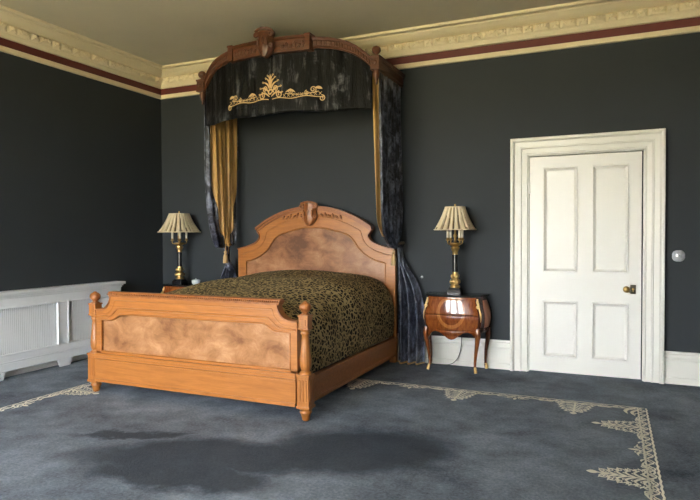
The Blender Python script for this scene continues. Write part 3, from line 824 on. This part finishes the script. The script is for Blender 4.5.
for s in (-1, 1):
    S = lambda pts: [(s*a, c_) for a, c_ in pts]
    E_(S([(lerp(.02,.555,k/20), zb-.006+.008*math.sin(k*.6)) for k in range(21)]), .011)
    E_(S([(lerp(.16,.50,k/16), zb+.040-.022*math.sin(k/16*PI)) for k in range(17)]), .009)
    E_(S(scroll(.530, zb-.028, .030, 1.4, PI/2, -1)), .011)
    E_(S(scroll(.445, zb+.058, .034, 1.5, -PI/2, 1)), .012)
    E_(S(scroll(.385, zb+.030, .024, 1.4, PI/2, 1)), .010)
    for k in range(9):
        a_ = .14+.045*k
        E_(S([(a_, zb), (a_+.012, zb+.018), (a_+.030, zb+.034)]), .006); E_(S([(a_+.03, zb), (a_+.014, zb+.016), (a_, zb+.034)]), .006)
    leaf(em, (s*.47, zb+.075), (s*.535, zb+.06), .028, fm, .1*s)
    E_(S(scroll(.215, zb+.055, .028, 1.5, -PI/2, 1)), .011); leaf(em, (s*.17, zb+.05), (s*.27, zb+.04), .022, fm, .2*s)
    E_(S(scroll(.10, zb+.035, .036, 1.5, PI/2, 1)), .014); E_(S(scroll(.055, zb+.10, .030, 1.5, -PI/2, 1)), .014)
    for (v, L_, a_) in ((.02,.13,.25),(.05,.13,.5),(.09,.115,.75),(.125,.095,1.0),(.155,.08,1.2)):
        leaf(em, (s*.01, zb+v), (s*L_*math.cos(a_), zb+v+L_*math.sin(a_)), .017, fm, .18*s)
        em_e = (s*L_*math.cos(a_), zb+v+L_*math.sin(a_)); E_([(em_e[0]+q[0], em_e[1]+q[1]) for q in scroll(0,0,.012,1,0,s,12)], .010)
leaf(em, (0, zb+.10), (0, zb+.245), .030, fm); E_(scroll(0, zb+.06, .035, 1.0, 0, 1), .02)
em.build('embroidery', M['embroid'], vo_)

# ------------------------------------------------------------------ curtains
def curtain(name, sgn, label):
    r = root(name, label, 'curtain', (CC+sgn*1.02, -.05, 0), 'velvet curtains of the bed canopy')
    XO, YO = CC+sgn*1.02, -.05
    tieY, tieZ = (-.125 if sgn > 0 else -.26), 1.235
    def pt(s, t, inset=0., lead=0.):
        """s 0 (leading edge) .. 1 (wall); t 0 top .. 1 tie .. 2 floor. returns local"""
        pl_ = math.sin(s*2*PI*7.5+.9*math.sin(s*9+t*3))*(.75+.25*math.sin(s*31+t*6))
        if t <= 1:
            Ys = lerp(-.672, -.05, s); q = smooth(t)*t
            P = [Vector((Ys,2.908)), Vector((Ys,1.55)), Vector((lerp(Ys,tieY,.10+.2*s),1.17-.08*(1-s))), Vector((lerp(tieY-.05,tieY+.05,s),tieZ))]
            u = t; b3 = P[0]*(1-u)**3+P[1]*3*u*(1-u)**2+P[2]*3*u*u*(1-u)+P[3]*u**3
            amp = lerp(.022, .034, min(1, t*1.6))*(1-.55*smooth((t-.75)/.25))
            dx = .005+amp*pl_+.012*math.sin(t*9+s*5)*t
            dx = dx+.02*smooth((t-.6)/.4)
            x = dx-inset-lead*smooth(1-s/.16)*(1-1.3*smooth((t-.50)/.22)); y = b3.x; z = b3.y
        else:
            q = t-1; z = lerp(tieZ, .012, q)
            w_ = lerp(.10, .27, smooth(q*1.75))
            x = .022+w_*s-.012+.02*(1-s)*0
            x = lerp(.005+.014*pl_+.02, x, smooth(q*3))
            y = lerp(lerp(tieY-.05,tieY+.05,s), -.135+.05*math.sin(s*2*PI*3.2+.8)-.03*q*(1-s), smooth(q*3))
            x -= inset*(1-smooth(q*4))
        return (sgn*x, y-YO, z)
    v = MB(); ns, ntt = 90, 80
    v.grid([[pt(i/ns, 2*k/ntt) for i in range(ns+1)] for k in range(ntt+1)], 0, True)
    o = v.build('velvet_panel', M['velvet'], r, solid=.006)
    g = MB(); s0 = .0 if sgn > 0 else .10; tm = .64 if sgn > 0 else 1.08
    lead = .052 if sgn > 0 else .0
    g.grid([[pt(lerp(lerp(s0,.50,smooth((k/50-.10)/.80)) if sgn < 0 else s0, lerp(.95,.58,smooth((k/50-.10)/.80)) if sgn < 0 else .97, i/ns), lerp(.0,tm,k/50), .016, lead) for i in range(ns+1)] for k in range(51)], 0, True)
    g.build('gold_lining', M['goldsilk'], r, solid=.004)['label'] = 'gold silk lining'
    # gold hem puddled on the carpet
    hm = MB(); pts = []
    for i in range(41):
        p = pt(i/40, 2.0); pts.append((p[0], p[1]-.012, .016))
    hm.tube(pts, .009, 8); hm.build('gold_hem', M['goldsilk'], r)
    # tieback: twisted cord with a tassel
    tbk = MB()
    for ph in (0, PI):
        L_ = []
        for k in range(61):
            a_ = 2*PI*k/60; cxx = .024+.034*math.cos(a_); cyy = tieY+.0+.060*math.sin(a_); tw = a_*9+ph
            L_.append((sgn*(cxx+.008*math.cos(tw)), cyy-YO, tieZ+.02+.010*math.cos(a_)+.008*math.sin(tw)))
        tbk.tube(L_, .009, 6)
    tbk.tube([(sgn*-.005,tieY-.066-YO,tieZ+.02),(sgn*-.012,tieY-.08-YO,tieZ-.02),(sgn*-.012,tieY-.085-YO,tieZ-.07)], .008, 6)
    to = tbk.build('tieback_cord', M['rope'], r)
    ts = MB(); cx_, cy_ = sgn*-.012, tieY-.085-YO
    ts.lathe([(.006,0),(.016,-.006),(.020,-.018),(.014,-.032),(.012,-.036),(.020,-.045),(.026,-.07),(.030,-.14),(.028,-.145),(.001,-.145)], (cx_,cy_,tieZ-.06), 36, 0, lambda t, k: 1-.10*abs(math.sin(9*t)) if k > 4 else 1)
    ts.build('tassel', M['tassel'], r)
    return r
M['rope'] = fabric('black_gold_cord', (.05,.04,.02), (.30,.19,.07), .6, 90)
M['tassel'] = fabric('gold_tassel', (.34,.22,.09), (.50,.34,.15), .7, 200)
curtain('bed_curtain', 1, 'dark blue velvet curtain tied back between headboard and commode, gold leading edge')
curtain('bed_curtain', -1, 'dark velvet curtain showing its gold lining, tied back beside the left lamp')

# ------------------------------------------------------------------ bombe commodes
GC = 'bombe commodes either side of the bed'
com = root('bombe_commode', 'glossy marquetry bombe commode on slim legs between curtain and white door', 'commode', (3.885, 0, 0), GC)
wz = [(.36,.246),(.40,.254),(.46,.275),(.52,.283),(.58,.280),(.64,.264),(.70,.248),(.735,.246)]      # half width at the front, by height
dz = [(.36,.320),(.40,.328),(.46,.338),(.52,.344),(.58,.343),(.64,.336),(.70,.327),(.735,.325)]      # depth of the front
bk = .056                                                                                # extra half width at the back
YB_ = -.035
def section(z, n=28):
    a = interp(wz, z); d_ = interp(dz, z); out = []
    for i in range(n+1):           # front, left to right, serpentine
        u = lerp(-1, 1, i/n); out.append((u*a, -d_-.013*math.cos(u*PI)*1.0-.0+.02*(abs(u)**8), z))
    for i in range(1, 9):          # right side to the back
        t = i/8; out.append((a+bk*smooth(t)+.012*math.sin(PI*t), lerp(-d_+.042, YB_, t), z))
    for i in range(8, 0, -1):
        t = i/8; out.append((-(a+bk*smooth(t)+.012*math.sin(PI*t)), lerp(-d_+.042, YB_, t), z))
    return out
apron = lambda u: .405+.035*math.cos(u*PI*2)*0-.0
def apr(u):      # lower edge of the front: scalloped, dipping in the middle
    a = abs(u); return interp([(0,.318),(.12,.324),(.28,.352),(.48,.388),(.66,.396),(.82,.375),(.93,.340),(1,.31)], a)
# carcase: sides and back (dark), front added as its own panels
cs = MB(); zs = [.398,.425,.46,.49,.52,.55,.58,.61,.64,.67,.70,.735]
rows = [[(x, y if y > -.3 else y+.018, z) for x, y, z in section(z)] for z in zs]
cs.loft(rows, 0, True); cs.build('carcase', M['rosedark'], com)
def front_panel(z0f, z1f, name, m_, off=0., ulim=.93):
    mb = MB(); rows = []
    for i in range(41):
        u = lerp(-ulim, ulim, i/40); za, zb2 = z0f(u), z1f(u); row = []
        for k in range(13):
            z = lerp(za, zb2, k/12); a = interp(wz, max(.36, z)); d_ = interp(dz, max(.36, z))
            row.append((u*a, -d_-.013*math.cos(u*PI)+.02*abs(u)**8-off, z))
        back = [(p[0], p[1]+.022+off, p[2]) for p in (row[-1], row[0])]
        rows.append(row+back)
    mb.loft(rows, 0, True); return mb.build(name, m_, com)
front_panel(lambda u: .560, lambda u: .716, 'drawer', M['marq'], .004)
front_panel(lambda u: max(.402, apr(u)+.02), lambda u: .555, 'drawer', M['marq'], .004)
front_panel(apr, lambda u: max(.400, apr(u)+.018), 'apron', M['marqside'], .006, 1.0)
front_panel(lambda u: .718, lambda u: .733, 'frieze', M['marqside'], .006, .97)
for s in (-1, 1):       # side inlay panel and scalloped side apron
    mb = MB(); rows = []
    for k in range(13):
        z = lerp(.435, .70, k/12); a = interp(wz, z); d_ = interp(dz, z); row = []
        for t in (.28, .40, .52, .64, .76):
            tt = lerp(.5, t, .65+.35*math.sin(PI*k/12)); row.append((s*(a+bk*smooth(tt)+.012*math.sin(PI*tt)+.004), lerp(-d_+.042, YB_, tt), z))
        rows.append(row)
    mb.grid(rows, 0, True); mb.build('side_inlay', M['roseinlay'], com, solid=.004)
    mb = MB(); rows = []
    for i in range(17):
        t = i/16; zlow = .40-.055*abs(2*t-1)**2-.02*math.exp(-((t-.5)/.15)**2); row = []
        for z in (zlow, .43):
            a = interp(wz, max(.40,z)); d_ = interp(dz, max(.40,z)); row.append((s*(a+bk*smooth(t)+.012*math.sin(PI*t)), lerp(-d_+.042, YB_, t), z))
        rows.append(row)
    mb.grid(rows, 0, True); mb.build('side_apron', M['rosedark'], com, solid=.014)
# top: dark slab with serpentine front
tp = MB(); rows = []
for (z, g) in ((.735,.004),(.738,.012),(.746,.016),(.752,.014),(.756,.006)):
    row = []
    for x, y, _ in section(.735):
        row.append((x*(1+g/.25), (y-g if y < -.05 else min(y, -.03)), z))
    rows.append(row)
tp.loft(rows, 0, False); tp.build('top', M['blackmarble'], com)
# cabriole legs with gilt shoes
def leg(front, s):
    pts = []
    for k in range(15):
        t = k/14; z = lerp(.43, .012, t)
        if front:
            x = interp([(0,.252),(.12,.262),(.3,.252),(.55,.236),(.8,.226),(.93,.228),(1,.236)], t); y = -interp([(0,.318),(.12,.328),(.3,.318),(.55,.302),(.8,.300),(.93,.310),(1,.322)], t)
        else:
            x = interp([(0,.300),(.12,.310),(.3,.304),(.55,.288),(.8,.282),(.93,.284),(1,.290)], t); y = -.062
        pts.append((s*x, y, z))
    rr = [interp([(0,.028),(.12,.028),(.3,.0235),(.6,.016),(.85,.0125),(1,.016)], k/14) for k in range(15)]
    mb = MB(); mb.tube(pts, rr, 10); o = mb.build('leg', M['marqside'] if front else M['rosedark'], com)
    sh = MB(); p = pts[-1]; q = pts[-3]
    sh.tube([(q[0],q[1],.060),(lerp(q[0],p[0],.5),lerp(q[1],p[1],.5),.045),(p[0],p[1],.022),(p[0]+s*.004,p[1]-.006,.004)], [.0135,.0150,.017,.015], 10); sh.build('gilt_foot', M['gilt'], o)
for f_ in (True, False):
    for s in (-1, 1): leg(f_, s)
for s in (-1, 1):       # gilt corner mounts
    mb = MB(); pts = []
    for k in range(12):
        z = lerp(.722, .50, k/11); pts.append((s*(interp(wz, z)+.002), -interp(dz, z)+.030, z))
    mb.tube(pts, [interp([(0,.008),(.2,.012),(.45,.007),(.7,.009),(1,.002)], k/11) for k in range(12)], 8)
    mb.ell((s*.25,-.305,.690), (.012,.012,.022)); mb.tube([(s*.262+q[0]*s,-.325,.645+q[1]) for q in scroll(0,0,.018,1.3,PI/2,1,14)], .006, 6)
    mb.build('corner_mount', M['gilt'], com)
com2 = copy_tree(com); com2.location = (.525, 0, 0)
com2['label'] = 'wooden commode in the back corner, mostly hidden behind the bed footboard'

# ------------------------------------------------------------------ table lamps
GL = 'column table lamps with pleated shades'
def lamp(loc, label, wide=1.0):
    r = root('table_lamp', label, 'lamp', loc, GL)
    b1 = MB(); b1.box(-.066,.066,-.066,.066,0,.040); b1.box(-.058,.058,-.058,.058,.040,.052); b1.box(-.052,.052,-.052,.052,.052,.060); b1.build('plinth', M['black'], r, bevel=.003)
    g = MB(); g.lathe([(.046,.058),(.050,.066),(.050,.078),(.040,.086),(.034,.092),(.044,.104),(.050,.122),(.046,.140),(.034,.152),(.030,.158),(.040,.168),(.042,.182),(.034,.196),(.027,.206),(.030,.214),(.024,.220)], (0,0,0), 32, 0, lambda t, k: 1-.10*abs(math.sin(4*t)) if 4 <= k <= 13 else 1)
    for k in range(4):
        a_ = PI/4+k*PI/2; g.ell((.043*math.cos(a_),.043*math.sin(a_),.118), (.018,.018,.024)); g.ell((.036*math.cos(a_),.036*math.sin(a_),.176), (.013,.013,.020))
    g.build('gilt_base', M['gilt'], r)
    c_ = MB(); c_.lathe([(.027,.218),(.026,.30),(.0245,.395)], (0,0,0), 28); c_.build('column', M['black'], r)
    g = MB(); g.lathe([(.026,.392),(.030,.396),(.026,.402),(.027,.412),(.033,.430),(.042,.450),(.045,.460),(.040,.464),(.040,.470),(.018,.473)], (0,0,0), 32, 0, lambda t, k: 1-.10*abs(math.sin(4*t)) if 3 <= k <= 6 else 1); g.build('capital', M['gilt'], r)
    g = MB(); g.lathe([(.018,.470),(.030,.476),(.052,.486),(.062,.500),(.058,.508),(.040,.510),(.014,.514),(.012,.560),(.020,.570),(.022,.585),(.012,.600),(.009,.66),(.006,.78),(.006,.862)], (0,0,0), 28)
    for k in range(4):
        a_ = PI/4+k*PI/2; q = lambda rr, z: (rr*math.cos(a_), rr*math.sin(a_), z)
        g.tube([q(.03,.498),q(.055,.494),q(.078,.500),q(.086,.515),q(.084,.532)], .006, 7); g.lathe([(.006,0),(.020,.006),(.021,.010),(.013,.014),(.014,.03),(.010,.032)], q(.084,.530), 14)
    g.build('candelabra', M['brass'], r)
    for k in range(4):
        a_ = PI/4+k*PI/2; c_ = MB(); c_.lathe([(.0125,.556),(.0125,.680),(.010,.684),(.001,.684)], (.084*math.cos(a_),.084*math.sin(a_),0), 14); c_.build('candle_sleeve', M['candle'], r)
    # pleated shade: rounded square plan, box pleats gathered to the top ring
    def rad(t, k):
        n_ = 4.2; sq = 1/(abs(math.cos(t))**n_+abs(math.sin(t))**n_)**(1/n_)
        w_ = (t*20/(2*PI)) % 1; ple = (.04-.36*max(0, 1-abs(w_-.5)/.24)*(1-.35*k/8))
        return lerp(1, sq, .85)*(1+ple)
    s = MB(); prof = []; K = 8
    for k in range(K+1):
        t = k/K; prof.append((wide*(lerp(.186, .088, t)-.008*math.sin(PI*t)), lerp(.635, .868, t)))
    n = 264; vs = []; fs = []
    rows = [[(p[0]*rad(2*PI*i/n, k)*math.cos(2*PI*i/n), p[0]*rad(2*PI*i/n, k)*math.sin(2*PI*i/n), p[1]) for i in range(n)] for k, p in enumerate(prof)]
    s.grid(rows, 0, False, True)
    for q in range(len(s.f)):
        i_ = q % n; k_ = q // n
        if abs((((i_+.5)/n*20) % 1)-.5) < .19*(1-.6*k_/K): s.m[q] = 1
    so = s.build('shade', [M['shade'], M['shadein']], r, solid=.003)
    for kk, nm in ((0, 'lower_trim'), (K, 'upper_trim')):
        t_ = MB(); n2 = 96; zz = prof[kk][1]+(.006 if kk == 0 else -.004); rr = prof[kk][0]*1.035
        base_ = [2*PI*i/n2 for i in range(n2)]
        def rq(t): return rr*lerp(1, 1/(abs(math.cos(t))**4.2+abs(math.sin(t))**4.2)**(1/4.2), .85)
        t_.tube([(rq(t)*math.cos(t), rq(t)*math.sin(t), zz) for t in base_], .006, 6, 0, True); t_.build(nm, M['shade'], so)
    f_ = MB(); f_.lathe([(.010,.858),(.012,.870),(.006,.874),(.010,.884),(.008,.892),(.001,.898)], (0,0,0), 16)
    for k in range(4):
        a_ = k*PI/2; f_.tube([(0,0,.862),(.088*math.cos(a_),.088*math.sin(a_),.864)], .0025, 6)
    f_.build('shade_finial', M['brass'], r)
    return r
lz = .7565
lamp((3.888, -.185, lz), 'gilt and black column lamp with pleated shade on commode beside the door')
lamp((.455, -.215, lz), 'gilt and black column lamp with pleated shade in the left corner of the room', 1.13)
cd = MB(); cd.tube([tuple(q) for q in cat_interp([(3.918,-.031,.30),(3.915,-.031,.22),(3.900,-.034,.13),(3.862,-.040,.055),(3.80,-.055,.012),(3.70,-.062,.005),(3.60,-.060,.005)], 8)], .0035, 6)
tag(cd.build('power_cord', M['cable']), 'thin black power cord trailing down the white skirting under the right-hand commode', 'power cord')
bw = root('small_bowl', 'small pale blue china pot beside the left lamp base', 'pot', (.735,-.26,lz))
p = MB(); p.lathe([(.026,0),(.030,.003),(.044,.018),(.050,.040),(.050,.052),(.046,.054),(.045,.042),(.038,.018),(.01,.010),(.001,.010)], n=28); p.build('bowl', M['ceramic'], bw)
p = MB(); p.lathe([(.052,.053),(.050,.059),(.030,.066),(.010,.069),(.008,.076),(.001,.078)], n=28); p.build('lid', M['ceramic'], bw)

# ------------------------------------------------------------------ daylight
wd = bpy.data.worlds.new('daylight'); scene.world = wd; wd.use_nodes = True
nt = wd.node_tree; bg = nt.nodes['Background']
tc = nt.nodes.new('ShaderNodeTexCoord'); sp = nt.nodes.new('ShaderNodeSeparateXYZ'); nt.links.new(tc.outputs['Generated'], sp.inputs[0])
r_ = nt.nodes.new('ShaderNodeValToRGB'); e = r_.color_ramp.elements
mr = nt.nodes.new('ShaderNodeMapRange'); mr.inputs['From Min'].default_value = -1; nt.links.new(sp.outputs['Z'], mr.inputs['Value']); nt.links.new(mr.outputs[0], r_.inputs['Fac'])
while len(e) < 4: e.new(.5)
for q, (p_, c_) in zip(e, ((0, (.52,.44,.24)), (.49, (.58,.51,.32)), (.52, (1.0,1.02,1.03)), (1, (.75,.86,1.0)))): q.position = p_; q.color = (*c_, 1)
nt.links.new(r_.outputs['Color'], bg.inputs['Color']); bg.inputs['Strength'].default_value = 30

# ------------------------------------------------------------------ camera
f, yaw, pit, rol = 588.3, .4182, -.0231, -.0043
fw = Vector((-math.sin(yaw)*math.cos(pit), math.cos(yaw)*math.cos(pit), math.sin(pit)))
r1 = Vector((math.cos(yaw), math.sin(yaw), 0)); u1 = r1.cross(fw)
r2 = r1*math.cos(rol)+u1*math.sin(rol); u2 = -r1*math.sin(rol)+u1*math.cos(rol)
cam = bpy.data.cameras.new('camera'); co = bpy.data.objects.new('camera', cam); COL.objects.link(co)
cam.sensor_fit = 'HORIZONTAL'; cam.sensor_width = 36; cam.lens = f/700*36; cam.clip_start = .05
mtx = Matrix((r2, u2, -fw)).transposed().to_4x4(); mtx.translation = (5.315, -5.982, 1.334); co.matrix_world = mtx
scene.camera = co

vs = scene.view_settings
scene.display_settings.display_device = 'sRGB'
vs.view_transform = 'Standard'; vs.look = 'None'; vs.exposure = .52; vs.gamma = 1; vs.use_curve_mapping = False
scene.cycles.use_denoising = True
scene.cycles.max_bounces = 10; scene.cycles.diffuse_bounces = 6; scene.cycles.sample_clamp_indirect = 6
